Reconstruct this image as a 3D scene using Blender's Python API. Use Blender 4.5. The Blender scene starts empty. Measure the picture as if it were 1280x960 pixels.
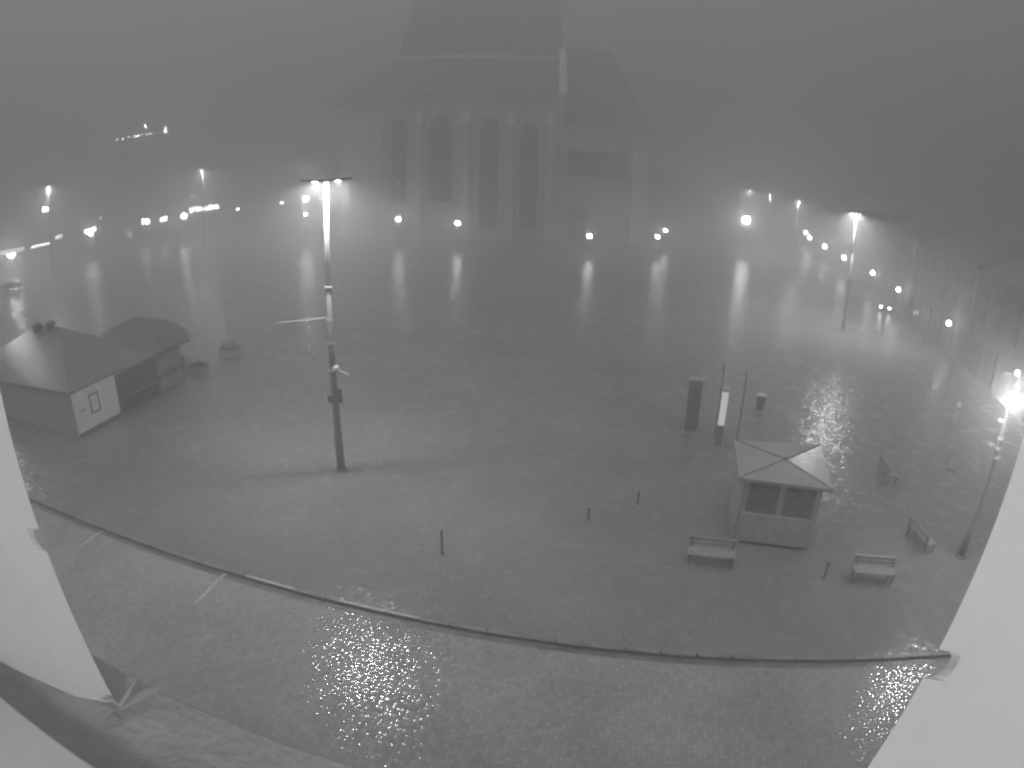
import bpy, math, random
from mathutils import Vector, Matrix
random.seed(11)
S = bpy.context.scene
C = S.collection
PI = math.pi

# ------------------------------------------------------------------ camera
FPX, PITCH, ROLL, EYE = 770.0, 0.335, 0.025, 12.0
f_ = Vector((0, math.cos(PITCH), -math.sin(PITCH))); u0 = Vector((0, math.sin(PITCH), math.cos(PITCH))); r0 = Vector((1, 0, 0))
ri = math.cos(ROLL) * r0 + math.sin(ROLL) * u0
up = -math.sin(ROLL) * r0 + math.cos(ROLL) * u0
cd = bpy.data.cameras.new('camera'); cam = bpy.data.objects.new('camera', cd); C.objects.link(cam); S.camera = cam
cd.type = 'PANO'; cd.panorama_type = 'FISHEYE_EQUISOLID'
cd.fisheye_lens = FPX / 1280 * 36; cd.fisheye_fov = math.radians(170); cd.sensor_width = 36; cd.sensor_height = 27
cd.clip_start = 0.02; cd.clip_end = 3000
m = Matrix.Identity(4)
for i in range(3):
    m[i][0] = ri[i]; m[i][1] = up[i]; m[i][2] = -f_[i]; m[i][3] = (0, 0, EYE)[i]
cam.matrix_world = m

def ray(x, y):
    a = x - 640; b = 480 - y; r = math.hypot(a, b); th = 2 * math.asin(min(1, r / (2 * FPX)))
    return (math.sin(th) * (a * ri + b * up) / max(r, 1e-9) + math.cos(th) * f_)
def on_level(x, y, z=0.0):              # where the sight line meets the height z
    d = ray(x, y); t = (z - EYE) / d.z
    return Vector((d.x * t, d.y * t, z))
def at_dist(x, y, D):                   # the point of the sight line at ground distance D
    d = ray(x, y); t = D / math.hypot(d.x, d.y)
    return Vector((d.x * t, d.y * t, EYE + d.z * t))

# ------------------------------------------------------------------ materials (the night camera records no colour: greys)
def mat(name, base, rough=0.6, var=0.0, scale=3.0, bump=0.0, bscale=20.0, spec=0.5, metal=0.0):
    mt = bpy.data.materials.new(name); mt.use_nodes = True
    nt = mt.node_tree; P = nt.nodes['Principled BSDF']
    P.inputs['Roughness'].default_value = rough
    P.inputs['Metallic'].default_value = metal
    P.inputs['Specular IOR Level'].default_value = spec
    tc = nt.nodes.new('ShaderNodeTexCoord')
    nz = nt.nodes.new('ShaderNodeTexNoise'); nz.inputs['Scale'].default_value = scale; nz.inputs['Detail'].default_value = 6
    nt.links.new(tc.outputs['Object'], nz.inputs['Vector'])
    cr = nt.nodes.new('ShaderNodeValToRGB')
    lo = base * (1 - var); hi = base * (1 + var)
    cr.color_ramp.elements[0].position = .3; cr.color_ramp.elements[1].position = .7
    cr.color_ramp.elements[0].color = (lo, lo, lo, 1); cr.color_ramp.elements[1].color = (hi, hi, hi, 1)
    nt.links.new(nz.outputs['Fac'], cr.inputs['Fac']); nt.links.new(cr.outputs['Color'], P.inputs['Base Color'])
    if bump:
        n2 = nt.nodes.new('ShaderNodeTexNoise'); n2.inputs['Scale'].default_value = bscale; n2.inputs['Detail'].default_value = 3
        nt.links.new(tc.outputs['Object'], n2.inputs['Vector'])
        b = nt.nodes.new('ShaderNodeBump'); b.inputs['Strength'].default_value = bump; b.inputs['Distance'].default_value = .02
        nt.links.new(n2.outputs['Fac'], b.inputs['Height']); nt.links.new(b.outputs['Normal'], P.inputs['Normal'])
    return mt

def glow(name, strength):
    mt = bpy.data.materials.new(name); mt.use_nodes = True
    nt = mt.node_tree; nt.nodes.clear()
    e = nt.nodes.new('ShaderNodeEmission'); e.inputs[0].default_value = (1, 1, 1, 1); e.inputs[1].default_value = strength
    o = nt.nodes.new('ShaderNodeOutputMaterial'); nt.links.new(e.outputs[0], o.inputs[0])
    return mt

def paving(name, base, stone, rough, bumpd, tilt, var, patch, wave, vs_, spec, joint):
    """wet stone paving: rounded setts, each tilted a little its own way"""
    mt = bpy.data.materials.new(name); mt.use_nodes = True
    nt = mt.node_tree; N = nt.nodes.new; L = nt.links.new; P = nt.nodes['Principled BSDF']
    P.inputs['Specular IOR Level'].default_value = spec
    geo = N('ShaderNodeNewGeometry'); mp = N('ShaderNodeMapping'); mp.inputs['Rotation'].default_value = (0, 0, math.radians(-11.5 + 24))
    L(geo.outputs['Position'], mp.inputs['Vector'])
    vo = N('ShaderNodeTexVoronoi'); vo.inputs['Scale'].default_value = 1 / stone; vo.inputs['Randomness'].default_value = .24
    vo.feature = 'F1'; L(mp.outputs['Vector'], vo.inputs['Vector'])
    # height = dome + random plane per stone
    sub = N('ShaderNodeVectorMath'); sub.operation = 'SUBTRACT'; L(mp.outputs['Vector'], sub.inputs[0]); 
    L(vo.outputs['Position'], sub.inputs[1])
    rc = N('ShaderNodeVectorMath'); rc.operation = 'SUBTRACT'; L(vo.outputs['Color'], rc.inputs[0]); rc.inputs[1].default_value = (.5, .5, .5)
    dt = N('ShaderNodeVectorMath'); dt.operation = 'DOT_PRODUCT'; L(sub.outputs[0], dt.inputs[0]); L(rc.outputs[0], dt.inputs[1])
    pl = N('ShaderNodeMath'); pl.operation = 'MULTIPLY'; L(dt.outputs['Value'], pl.inputs[0]); pl.inputs[1].default_value = tilt
    sq = N('ShaderNodeMath'); sq.operation = 'POWER'; L(vo.outputs['Distance'], sq.inputs[0]); sq.inputs[1].default_value = 2.6
    dm = N('ShaderNodeMath'); dm.operation = 'MULTIPLY'; L(sq.outputs[0], dm.inputs[0]); dm.inputs[1].default_value = -bumpd
    ad = N('ShaderNodeMath'); ad.operation = 'ADD'; L(pl.outputs[0], ad.inputs[0]); L(dm.outputs[0], ad.inputs[1])
    bp = N('ShaderNodeBump'); bp.inputs['Strength'].default_value = 1; bp.inputs['Distance'].default_value = 1
    L(ad.outputs[0], bp.inputs['Height'])
    # a broad, gentle waviness
    n3 = N('ShaderNodeTexNoise'); n3.inputs['Scale'].default_value = 1.1; n3.inputs['Detail'].default_value = 4; L(geo.outputs['Position'], n3.inputs['Vector'])
    b2 = N('ShaderNodeBump'); b2.inputs['Strength'].default_value = wave; b2.inputs['Distance'].default_value = .053
    L(n3.outputs['Fac'], b2.inputs['Height']); L(bp.outputs['Normal'], b2.inputs['Normal'])
    L(b2.outputs['Normal'], P.inputs['Normal'])
    # colour: stone to stone, and worn or patched areas metres across
    n1 = N('ShaderNodeTexNoise'); n1.inputs['Scale'].default_value = patch; n1.inputs['Detail'].default_value = 7; n1.inputs['Roughness'].default_value = .62
    L(geo.outputs['Position'], n1.inputs['Vector'])
    m1 = N('ShaderNodeMapRange'); m1.inputs['From Min'].default_value = .3; m1.inputs['From Max'].default_value = .7
    m1.inputs['To Min'].default_value = 1 - var; m1.inputs['To Max'].default_value = 1 + var; L(n1.outputs['Fac'], m1.inputs['Value'])
    sp = N('ShaderNodeSeparateColor'); L(vo.outputs['Color'], sp.inputs[0])
    m2 = N('ShaderNodeMapRange'); m2.inputs['To Min'].default_value = 1 - vs_; m2.inputs['To Max'].default_value = 1 + vs_; L(sp.outputs[0], m2.inputs['Value'])
    mm = N('ShaderNodeMath'); mm.operation = 'MULTIPLY'; L(m1.outputs[0], mm.inputs[0]); L(m2.outputs[0], mm.inputs[1])
    ve = N('ShaderNodeTexVoronoi'); ve.feature = 'DISTANCE_TO_EDGE'; ve.inputs['Scale'].default_value = 1 / stone; ve.inputs['Randomness'].default_value = .24
    L(mp.outputs['Vector'], ve.inputs['Vector'])
    mj = N('ShaderNodeMapRange'); mj.inputs['From Min'].default_value = .03; mj.inputs['From Max'].default_value = .16
    mj.inputs['To Min'].default_value = 1 - joint; mj.inputs['To Max'].default_value = 1; L(ve.outputs['Distance'], mj.inputs['Value'])
    mk_ = N('ShaderNodeMath'); mk_.operation = 'MULTIPLY'; L(mm.outputs[0], mk_.inputs[0]); L(mj.outputs[0], mk_.inputs[1]); mm = mk_
    m3 = N('ShaderNodeMath'); m3.operation = 'MULTIPLY'; L(mm.outputs[0], m3.inputs[0]); m3.inputs[1].default_value = base
    cb = N('ShaderNodeCombineColor'); [L(m3.outputs[0], cb.inputs[k]) for k in range(3)]
    L(cb.outputs[0], P.inputs['Base Color'])
    # wetter and drier spots
    m4 = N('ShaderNodeMapRange'); m4.inputs['From Min'].default_value = .3; m4.inputs['From Max'].default_value = .7
    m4.inputs['To Min'].default_value = rough * .8; m4.inputs['To Max'].default_value = rough * 1.35; L(n3.outputs['Fac'], m4.inputs['Value'])
    L(m4.outputs[0], P.inputs['Roughness'])
    return mt

M = dict(
    road=paving('wet_setts', .40, .135, .10, .011, .105, .16, .35, 0.0, .12, .5, .20),
    square=paving('wet_square_paving', .275, .17, .23, .006, .14, .2, .10, .05, .05, .3, .12),
    kerb=mat('kerb_stone', .26, .4, .3, 2), gutter=mat('gutter', .2, .4, .3, 3), paint=mat('road_paint', .55, .5, .25, 6),
    plaster=mat('white_plaster', .78, .8, .09, 1.7, .2, 40), stone=mat('sill_stone', .5, .6, .15, 9, .3, 50),
    wood=mat('white_sill_board', .8, .5, .06, 6), facade=mat('facade_render', .4, .8, .15, 1.5, .2, 30),
    church=mat('church_stone', .50, .85, .25, .25), churchd=mat('church_window', .11, .5, .3, .4), palestone=mat('pale_coping_stone', .8, .8, .1, .5), church2=mat('church_trim', .56, .8, .1, .5),
    croof=mat('church_roof_tiles', .2, .7, .3, .3, .3, 4),
    lowpole=mat('unlit_pole_grey', .2, .45, .05, 3), pole=mat('lamplit_pole_grey', .6, .45, .05, 3), dark=mat('dark_metal', .19, .45, .1, 3), head=mat('lamp_housing', .16, .4),  # lamplight put into the colour: pole pale near the heads, dark below
    steel=mat('bright_steel', .7, .4, .05, 9),
    roof=mat('wet_shingle_roof', .22, .12, .25, 3, 1.0, 12), roof2=mat('wet_sheet_roof', .36, .55, .12, 1.2, .25, 6),
    zinc=mat('glint_zinc_sheet', .9, .28, .12, 1.2, .35, 5, .5, .9), kroof2=mat('stall_roof_sheet', .17, .55, .12, 1.2, .2, 6), wall=mat('kiosk_wall', .42, .6, .15, 2), wallw=mat('white_board_wall', .85, .6, .10, 2.2), wallg=mat('grey_board_wall', .22, .6, .15, 2),
    house=mat('house_render', .2, .85, .15, .2), house2=mat('house_render_dark', .18, .85, .15, .2), htrim=mat('house_trim', .21, .85, .1, .3), hroof=mat('house_roof', .2, .7, .2, .5),
    glass=mat('window_glass', .16, .2), car=mat('dark_car_paint', .05, .25), carl=mat('silver_car_paint', .45, .3), tyre=mat('rubber', .02, .8),
    wood2=mat('bench_wood', .38, .6, .2, 6), pale=mat('pale_metal_edge', .75, .4), conc=mat('planter_concrete', .45, .7, .15, 4, .3, 20),
    leaf=mat('shrub_leaves', .07, .6, .3, 5), bark=mat('bark', .12, .8, .2, 8), soil=mat('soil', .05, .9), tape=mat('pale_tape', .5, .5),
)

# ------------------------------------------------------------------ mesh helpers
class MB:
    def __init__(s): s.v = []; s.f = []
    def add(s, vs, fs):
        b = len(s.v); s.v += [tuple(v) for v in vs]; s.f += [tuple(b + i for i in f) for f in fs]; return s
    def box(s, x0, x1, y0, y1, z0, z1):
        vs = [(x0, y0, z0), (x1, y0, z0), (x1, y1, z0), (x0, y1, z0), (x0, y0, z1), (x1, y0, z1), (x1, y1, z1), (x0, y1, z1)]
        return s.add(vs, [(3, 2, 1, 0), (4, 5, 6, 7), (0, 1, 5, 4), (1, 2, 6, 5), (2, 3, 7, 6), (3, 0, 4, 7)])
    def tube(s, a, b, r1, r2=None, n=12):
        a = Vector(a); b = Vector(b); r2 = r1 if r2 is None else r2
        d = (b - a).normalized(); x = d.orthogonal().normalized(); y = d.cross(x)
        vs = []
        for (c, r) in ((a, r1), (b, r2)):
            for k in range(n):
                t = 2 * PI * k / n; vs.append(c + r * (math.cos(t) * x + math.sin(t) * y))
        fs = [(k, (k + 1) % n, n + (k + 1) % n, n + k) for k in range(n)] + [tuple(range(n))[::-1], tuple(range(n, 2 * n))]
        return s.add(vs, fs)
    def lathe(s, prof, n=16, c=(0, 0, 0)):
        vs = []
        for (r, z) in prof:
            for k in range(n):
                t = 2 * PI * k / n; vs.append((c[0] + r * math.cos(t), c[1] + r * math.sin(t), c[2] + z))
        fs = []
        for j in range(len(prof) - 1):
            for k in range(n):
                fs.append((j * n + k, j * n + (k + 1) % n, (j + 1) * n + (k + 1) % n, (j + 1) * n + k))
        fs += [tuple(range(n))[::-1], tuple(range((len(prof) - 1) * n, len(prof) * n))]
        return s.add(vs, fs)
    def prism(s, pts, vec):
        n = len(pts); vec = Vector(vec); vs = [Vector(p) for p in pts] + [Vector(p) + vec for p in pts]
        return s.add(vs, [tuple(range(n))[::-1], tuple(range(n, 2 * n))] + [(k, (k + 1) % n, n + (k + 1) % n, n + k) for k in range(n)])
    def ball(s, c, r, n=12, sq=1.0):
        pr = [(max(1e-3, r * math.sin(PI * k / n)), -r * sq * math.cos(PI * k / n)) for k in range(n + 1)]
        return s.lathe(pr, 2 * n, c)
    def build(s, name, material, parent=None, smooth=False, bevel=0, **props):
        me = bpy.data.meshes.new(name); me.from_pydata(s.v, [], s.f)
        import bmesh
        bm = bmesh.new(); bm.from_mesh(me); bmesh.ops.recalc_face_normals(bm, faces=bm.faces)
        if bevel: bmesh.ops.bevel(bm, geom=list(bm.edges), offset=bevel, segments=2, affect='EDGES', profile=.5)
        bm.to_mesh(me); bm.free()
        if smooth:
            for p in me.polygons: p.use_smooth = True
        me.materials.append(material)
        o = bpy.data.objects.new(name, me); C.objects.link(o)
        if parent is not None: o.parent = parent
        for k, v in props.items(): o[k] = v
        return o

def thing(name, label, cat, loc=(0, 0, 0), rz=0, group=None):
    o = bpy.data.objects.new(name, None); C.objects.link(o); o.location = loc; o.rotation_euler = (0, 0, rz)
    o['label'] = label; o['category'] = cat
    if group: o['group'] = group
    o.empty_display_size = .2
    return o
def tag(o, label, cat, group=None):
    o['label'] = label; o['category'] = cat
    if group: o['group'] = group
    return o
def struct(name, mb, material, **k): return mb.build(name, material, None, kind='structure', **k)
def copy_tree(o, parent=None):
    c = o.copy(); C.objects.link(c)
    if parent is not None: c.parent = parent
    for ch in [x for x in bpy.data.objects if x.parent == o]: copy_tree(ch, c)
    return c
def place(o, loc, rz, label, sc=1.0):
    o.location = loc; o.rotation_euler = (0, 0, rz); o.scale = (sc, sc, sc); o['label'] = label; return o

# ------------------------------------------------------------------ ground, street, kerb
UX = Vector((.98, -.199, 0)).normalized(); NX = Vector((-UX.y, UX.x, 0))       # along and out from the building the window is in
def W(u, n, z=0): return UX * u + NX * n + Vector((0, 0, z))
KN = 12.72
struct('ground', MB().add([(-340, -25, -.134), (340, -25, -.134), (340, 440, -.134), (-340, 440, -.134)], [(0, 1, 2, 3)]), M['square'])
struct('road', MB().add([W(-120, -3, -.085), W(120, -3, -.085), W(120, KN, -.085), W(-120, KN, -.085)], [(0, 1, 2, 3)]), M['road'])
q = [W(-150, KN + .16, 0), W(150, KN + .16, 0), Vector((330, 100, 0)), Vector((330, 430, 0)), Vector((-330, 430, 0)), Vector((-330, 80, 0))]
struct('square_pavement', MB().add(q, [tuple(range(6))]), M['square'])
k = MB(); random.seed(3)
u = -60.0
while u < 60:
    L = random.uniform(.9, 1.1); h = random.uniform(-.004, .004)
    k.add(*(lambda a: (a, [(3, 2, 1, 0), (4, 5, 6, 7), (0, 1, 5, 4), (1, 2, 6, 5), (2, 3, 7, 6), (3, 0, 4, 7)]))(
        [W(u, KN, -.14), W(u + L - .028, KN, -.14), W(u + L - .028, KN + .16, -.14), W(u, KN + .16, -.14), W(u, KN, .012 + h), W(u + L - .028, KN, .012 + h), W(u + L - .028, KN + .16, .006 + h), W(u, KN + .16, .006 + h)]))
    u += L
struct('kerb', k, M['kerb'])
def strip(a, b, w, z):
    a = Vector(a); b = Vector(b); d = (b - a).normalized(); s = Vector((-d.y, d.x, 0)) * w / 2
    a.z = b.z = z
    return [a - s, b - s, b + s, a + s]
mk = MB()
struct('gutter_strip', MB().add([W(-60, KN - .26, -.081), W(60, KN - .26, -.081), W(60, KN - .003, -.081), W(-60, KN - .003, -.081)], [(0, 1, 2, 3)]), M['gutter'])
for a, b, w in (((130, 663), (98, 687), .09), ((284, 716), (244, 756), .10)):
    mk.add(strip(on_level(*a, -.13), on_level(*b, -.13), w, -.077), [(0, 1, 2, 3)])
struct('parking_bay_markings', mk, M['paint'])
# a strip of paler slabs let into the kerb line, beside dropped kerbs
for i, (a, b) in enumerate((((312, 716), (368, 733)), ((432, 741), (526, 769)))):
    A = on_level(*a, 0); B = on_level(*b, 0)
    ua, ub = A.dot(UX), B.dot(UX)
    mb = MB().add([W(ua, KN + .03, .018), W(ub, KN + .03, .018), W(ub, KN + .12, .018), W(ua, KN + .12, .018)], [(0, 1, 2, 3)])
    struct('kerb_edge_marking', mb, M['paint'])
# round bed edge of stone in the paving round the tall lamp
# ------------------------------------------------------------------ the building the picture is taken from: wall with a window opening
uL, uR, nO, nI = -.694, .305, .36, .02
zs = EYE - .72
wl = thing('building_wall', 'rendered façade wall that surrounds the open window on both sides', 'wall')
b = MB()
def wbox(mb, u0_, u1_, n0, n1, z0, z1):
    return mb.add([W(u0_, n0, z0), W(u1_, n0, z0), W(u1_, n1, z0), W(u0_, n1, z0), W(u0_, n0, z1), W(u1_, n0, z1), W(u1_, n1, z1), W(u0_, n1, z1)],
                  [(3, 2, 1, 0), (4, 5, 6, 7), (0, 1, 5, 4), (1, 2, 6, 5), (2, 3, 7, 6), (3, 0, 4, 7)])
wbox(b, -14, uL - .62, -.12, nO, -.14, EYE + 2.4)
wbox(b, uR + .62, 14, -.12, nO, -.14, EYE + 2.4)
wbox(b, uL - .615, uR + .615, -.12, nO, -.14, zs - .06)
wbox(b, uL - .615, uR + .615, -.12, nO, EYE + 1.6, EYE + 2.4)
b.build('wall_face', M['facade'], wl)
# splayed reveals with a small rebate notch where the sash rail closes
def reveal(side, zn, drop=.12):
    uo = uL if side < 0 else uR
    rows = []
    def prof(z, off): rows.append((z, off))
    prof(zs - .002, 0); prof(zn - .030, 0)
    for k in range(7):
        t = PI * k / 6; prof(zn - .018 + .0 + .018 * (1 - math.cos(t)), .022 * math.sin(t) ** .8 if 0 < k < 6 else 0)
    prof(zn + .035, 0); prof(EYE + 1.6, 0)
    mb = MB(); vs = []; fs = []
    sec = []
    for z, off in rows:
        s = side
        kn = drop
        vs += [W(uo + s * off, nO, z), W(uo + s * (.024), nO - kn * .06, z), W(uo + s * .08, nO - kn * .24, z), W(uo + s * .60, nO - kn, z), W(uo + s * .61, nO, z)]
    n = 5
    for j in range(len(rows) - 1):
        for k in range(n): fs.append((j * n + k, j * n + (k + 1) % n, (j + 1) * n + (k + 1) % n, (j + 1) * n + k))
    fs += [tuple(range(n)), tuple(range((len(rows) - 1) * n, len(rows) * n))]
    mb.add(vs, fs)
    return mb
rl = (nO / math.cos(math.radians(62.6)))
jl = reveal(-1, EYE - .517 * .782 + .0).build('window_jamb', M['plaster'], wl)
jr = reveal(1, EYE - .742 * .472, .16).build('window_jamb', M['plaster'], wl)
sl = wbox(MB(), uL - .61, uR + .61, .225, nO + .072, zs - .055, zs - .003).build('stone_sill', M['stone'], wl, bevel=.006)
il = wbox(MB(), uL - .60, uR + .60, -.10, .222, zs - .05, zs + .035).build('inner_sill_board', M['wood'], wl, bevel=.004)
# torn tape at the foot of the left jamb
tp = MB(); random.seed(5)
P0 = on_level(150, 884, zs + .01)
for a, L, w, lift in ((38, .085, .012, .02), (55, .05, .008, .035), (200, .045, .008, .004), (225, .04, .007, .012), (250, .035, .006, .002), (170, .03, .006, .01)):
    d = Vector((math.cos(math.radians(a)), math.sin(math.radians(a)), 0)); s = Vector((-d.y, d.x, 0))
    e = P0 + d * L + Vector((0, 0, lift)); mdl = P0 + d * L * .5 + Vector((0, 0, lift * .3 + .006))
    vs = []
    for c, ww in ((P0, w * .5), (mdl, w * .6), (e, w * .08)):
        vs += [c - s * ww, c + s * ww, c + s * ww + Vector((0, 0, .002)), c - s * ww + Vector((0, 0, .002))]
    tp.add(vs, [(0, 1, 2, 3), (8, 9, 10, 11)] + [(j * 4 + k, j * 4 + (k + 1) % 4, j * 4 + 4 + (k + 1) % 4, j * 4 + 4 + k) for j in (0, 1) for k in range(4)])
tag(tp.build('torn_tape', M['tape']), 'pale torn tape splayed in strips on the sill at the left jamb', 'tape')
# the room behind: ceiling slab, with an unseen lamp added to light the reveals
struct('room_ceiling', wbox(MB(), -3, 3, -4, -.14, EYE + 1.62, EYE + 1.75), M['plaster'])
pl = thing('reveal_fill_lamp', 'round unseen lamp added in the room to light the window reveals', 'lamp', W(.02, -1.25, EYE + .0))
MB().tube((0, 0, .25), (0, 0, 1.62), .008).build('cord', M['dark'], pl)
MB().lathe([(.03, .25), (.05, .2), (.06, .15)], 16).build('socket', M['dark'], pl)
MB().ball((0, 0, 0), .15, 10).build('globe', glow('fill_lamp_glow', 43), pl, True)

# ------------------------------------------------------------------ tall twin-headed lamps
def twin_lamp(detail, H=12.0, power=320, arm_side=True):
    t = thing('street_lamp', 'x', 'street lamp', group='tall twin-headed street lamps round the square')
    MB().lathe([(.175, .02), (.17, 1.6), (.15, 1.65), (.125, 5), (.115, 7.86)], 20).build('lower_pole', M['lowpole'], t, True)
    MB().lathe([(.112, 7.861), (.10, 9), (.09, H)], 20).build('pole', M['pole'], t, True)
    MB().lathe([(.30, 0), (.30, .03), (.20, .05), (.16, .22), (.155, .24)], 20).build('base', M['dark'], t)
    MB().tube((-.66, 0, H + .03), (.66, 0, H + .03), .035).build('crossarm', M['head'], t)
    for s in (-1, 1):
        hb = MB(); hb.add([(s * .28, -.15, H - .02), (s * 1.02, -.13, H + .05), (s * 1.02, .13, H + .05), (s * .28, .15, H - .02),
                           (s * .28, -.13, H + .07), (s * 1.0, -.10, H + .11), (s * 1.0, .10, H + .11), (s * .28, .13, H + .07)],
                          [(0, 1, 2, 3), (4, 5, 6, 7), (0, 1, 5, 4), (1, 2, 6, 5), (2, 3, 7, 6), (3, 0, 4, 7)])
        hd = hb.build('lamp_head', M['head'], t, bevel=.01)
        MB().lathe([(.09, 0), (.12, .010), (.11, .02)], 20, (s * .42, 0, H - .022)).build('lens', glow('lamp_lens', 60), hd)
        ld = bpy.data.lights.new('lamp_light', 'AREA'); ld.shape = 'DISK'; ld.size = .24; ld.energy = power
        lo = bpy.data.objects.new('lamp_light', ld); C.objects.link(lo); lo.parent = hd; lo.location = (s * .42, 0, H - .035)
    return t
lamp = twin_lamp(1)
BASE = on_level(427, 588); BASE.z = 0
place(lamp, BASE, .30, 'tall street lamp with banner arm and camera, standing alone in the square')
far_light = []
def lamp_at(px, py, D, H, label, rz=0):
    d = at_dist(px, py, D); c = copy_tree(lamp); place(c, (d.x, d.y, 0), rz, label, 1)
    c.scale = (1.0, 1.0, d.z / 12.0)
    for hd in [x for x in bpy.data.objects if x.parent == c]:
        for lt_ in [x for x in bpy.data.objects if x.parent == hd and x.type == 'LIGHT']:
            if not far_light: far_light.append(lt_.data.copy()); far_light[0].energy = 1000
            lt_.data = far_light[0]
    return c
c1 = lamp_at(1070, 267, 62.7, 0, 'tall street lamp right of the square, nearest of the right-hand far ones', -.3)
r1l = far_light[0].copy(); r1l.energy = 1100
for hd in [x for x in bpy.data.objects if x.parent == c1]:
    for lt_ in [x for x in bpy.data.objects if x.parent == hd and x.type == 'LIGHT']: lt_.data = r1l
lamp_at(998, 250, 125, 0, 'tall street lamp right of the square, second of the right-hand far ones', -.2)
lamp_at(962, 243, 165, 0, 'small faint tall street lamp between the bright floodlight and the second right-hand lamp', -.2)
lamp_at(938, 238, 205, 0, 'faintest tall street lamp, just above the big round floodlight', -.2)
lamp_at(253, 212, 130, 0, 'tall street lamp above the glowing shop lettering left of the square', .4)
lamp_at(60, 234, 118, 0, 'tall street lamp at the far left above the shop fronts', .6)
lamp_at(382, 205, 190, 0, 'distant tall street lamp just left of the nearest lit pole', .2)
RB = Vector((23.4 * math.sin(math.radians(49.45)), 23.4 * math.cos(math.radians(49.45)), 0))
cR = thing('lamp_post', 'dark post carrying the dazzling floodlight beside the right window jamb', 'post', RB)
MB().lathe([(.16, 0), (.16, 1.1), (.11, 1.15), (.085, 7.5), (.05, 7.6)], 16).build('pole', M['head'], cR, True)
MB().lathe([(.26, 0), (.26, .05), (.17, .10)], 16).build('base', M['dark'], cR)
#HB = Vector((24 * math.sin(math.radians(53.4)), 24 * math.cos(math.radians(53.4)), 0))
#cH = copy_tree(lamp); place(cH, HB, math.radians(35), 'tall street lamp hidden from here behind the right window jamb')

cH2 = copy_tree(lamp); place(cH2, (-46.6, 35.8, 0), math.radians(20), 'unseen tall street lamp added behind the left window jamb for the glint on the hut roof')  # unseen lamp added to make the hut roof glint
for hd in [x for x in bpy.data.objects if x.parent == cH2]:
    for lt_ in [x for x in bpy.data.objects if x.parent == hd and x.type == 'LIGHT']: lt_.data = lt_.data

# fittings of the lone lamp
t = lamp
vdir = Vector((BASE.x, BASE.y, 0)).normalized(); side = Vector((vdir.y, -vdir.x, 0))
Rm = Matrix.Rotation(-.30, 4, 'Z')
def loc(v): return Rm @ Vector(v)
for z in (7.88, 6.57, 5.64, 4.50):
    MB().lathe([(.13, -.035), (.165, -.03), (.165, .03), (.13, .035)], 16, (0, 0, z)).build('clamp_band', M['pale'], t)
a = loc(-side * .12); b_ = loc(-side * 2.05)
MB().tube((a.x, a.y, 6.66), (b_.x, b_.y, 6.60), .022).build('banner_arm', M['pale'], t)
cb = loc(side * .22 - vdir * .12)
cm = MB().tube((0, 0, 4.62), (cb.x, cb.y, 4.62), .03)
cm.ball((cb.x * .5, cb.y * .5, 4.60), .17, 8, .8); cm.build('camera_dome', M['pale'], t, True)
ce = loc(side * .62 - vdir * .1)
MB().tube((cb.x, cb.y, 4.52), (ce.x, ce.y, 4.28), .05).build('camera', M['steel'], t)
for sgn, z in ((1, 3.55), (1, 3.25), (-1, 3.3)):
    c = loc(side * .2 * sgn)
    MB().box(c.x - .11, c.x + .11, c.y - .08, c.y + .08, z - .16, z + .14).build('switch_box', M['dark'], t, bevel=.01)

# floodlight and brackets on the right lamp
fv = Vector((RB.x, RB.y, 0)).normalized(); fs_ = Vector((fv.y, -fv.x, 0))
FP = at_dist(1268, 495, 23.2)
fl = thing('floodlight', 'dazzling round floodlight on the tall lamp at the right window jamb', 'floodlight', FP, math.atan2(-FP.y, -FP.x))
fl.rotation_euler = (0, math.radians(24), math.atan2(-FP.y, -FP.x))
MB().tube((-.16, 0, 0), (.05, 0, 0), .14, .24, 20).build('housing', M['head'], fl)
MB().tube((.052, 0, 0), (.06, 0, 0), .21, .21, 20).build('lens', glow('flood_lens', 520), fl)
rb = RB - FP; rb = Matrix.Rotation(-math.atan2(-FP.y, -FP.x), 4, 'Z') @ Vector((RB.x - FP.x, RB.y - FP.y, 0))
MB().tube((-.15, 0, 0), (rb.x, rb.y, 0), .03).build('bracket', M['dark'], fl)
for (x, y, D, lx, nm) in ((1272, 466, 23.2, .05, 'small lit globe on a bent bracket above the dazzling floodlight'),):
    p = at_dist(x, y, D); e = at_dist(1281, 482, D)
    g = thing('bracket_lamp', nm, 'lamp', p)
    MB().ball((0, 0, 0), .10, 8).build('globe', glow('small_globe', 8), g, True)
    MB().tube((0, 0, -.05), tuple(e - p), .035).build('bracket', M['pale'], g)
p = at_dist(1263, 468, 23.2); p2 = at_dist(1254, 467, 23.2); 
tag(MB().tube(p, p2, .035, .05).build('side_camera', M['pale']), 'short pale camera on the right lamp left of the small lit globe', 'camera')
tb = MB(); random.seed(8)
gx = thing('sign_cluster', 'cluster of pale clamps and sign edges on the right lamp pole below the floodlight', 'sign cluster', RB)
for (x, y) in ((1252, 526), (1251, 548), (1248, 560), (1240, 556), (1246, 572)):
    p = at_dist(x, y, 23.4) - RB
    MB().lathe([(.10, -.05), (.15, -.05), (.15, .05), (.10, .05)], 12, p).build('clamp', M['pale'], gx)

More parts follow.
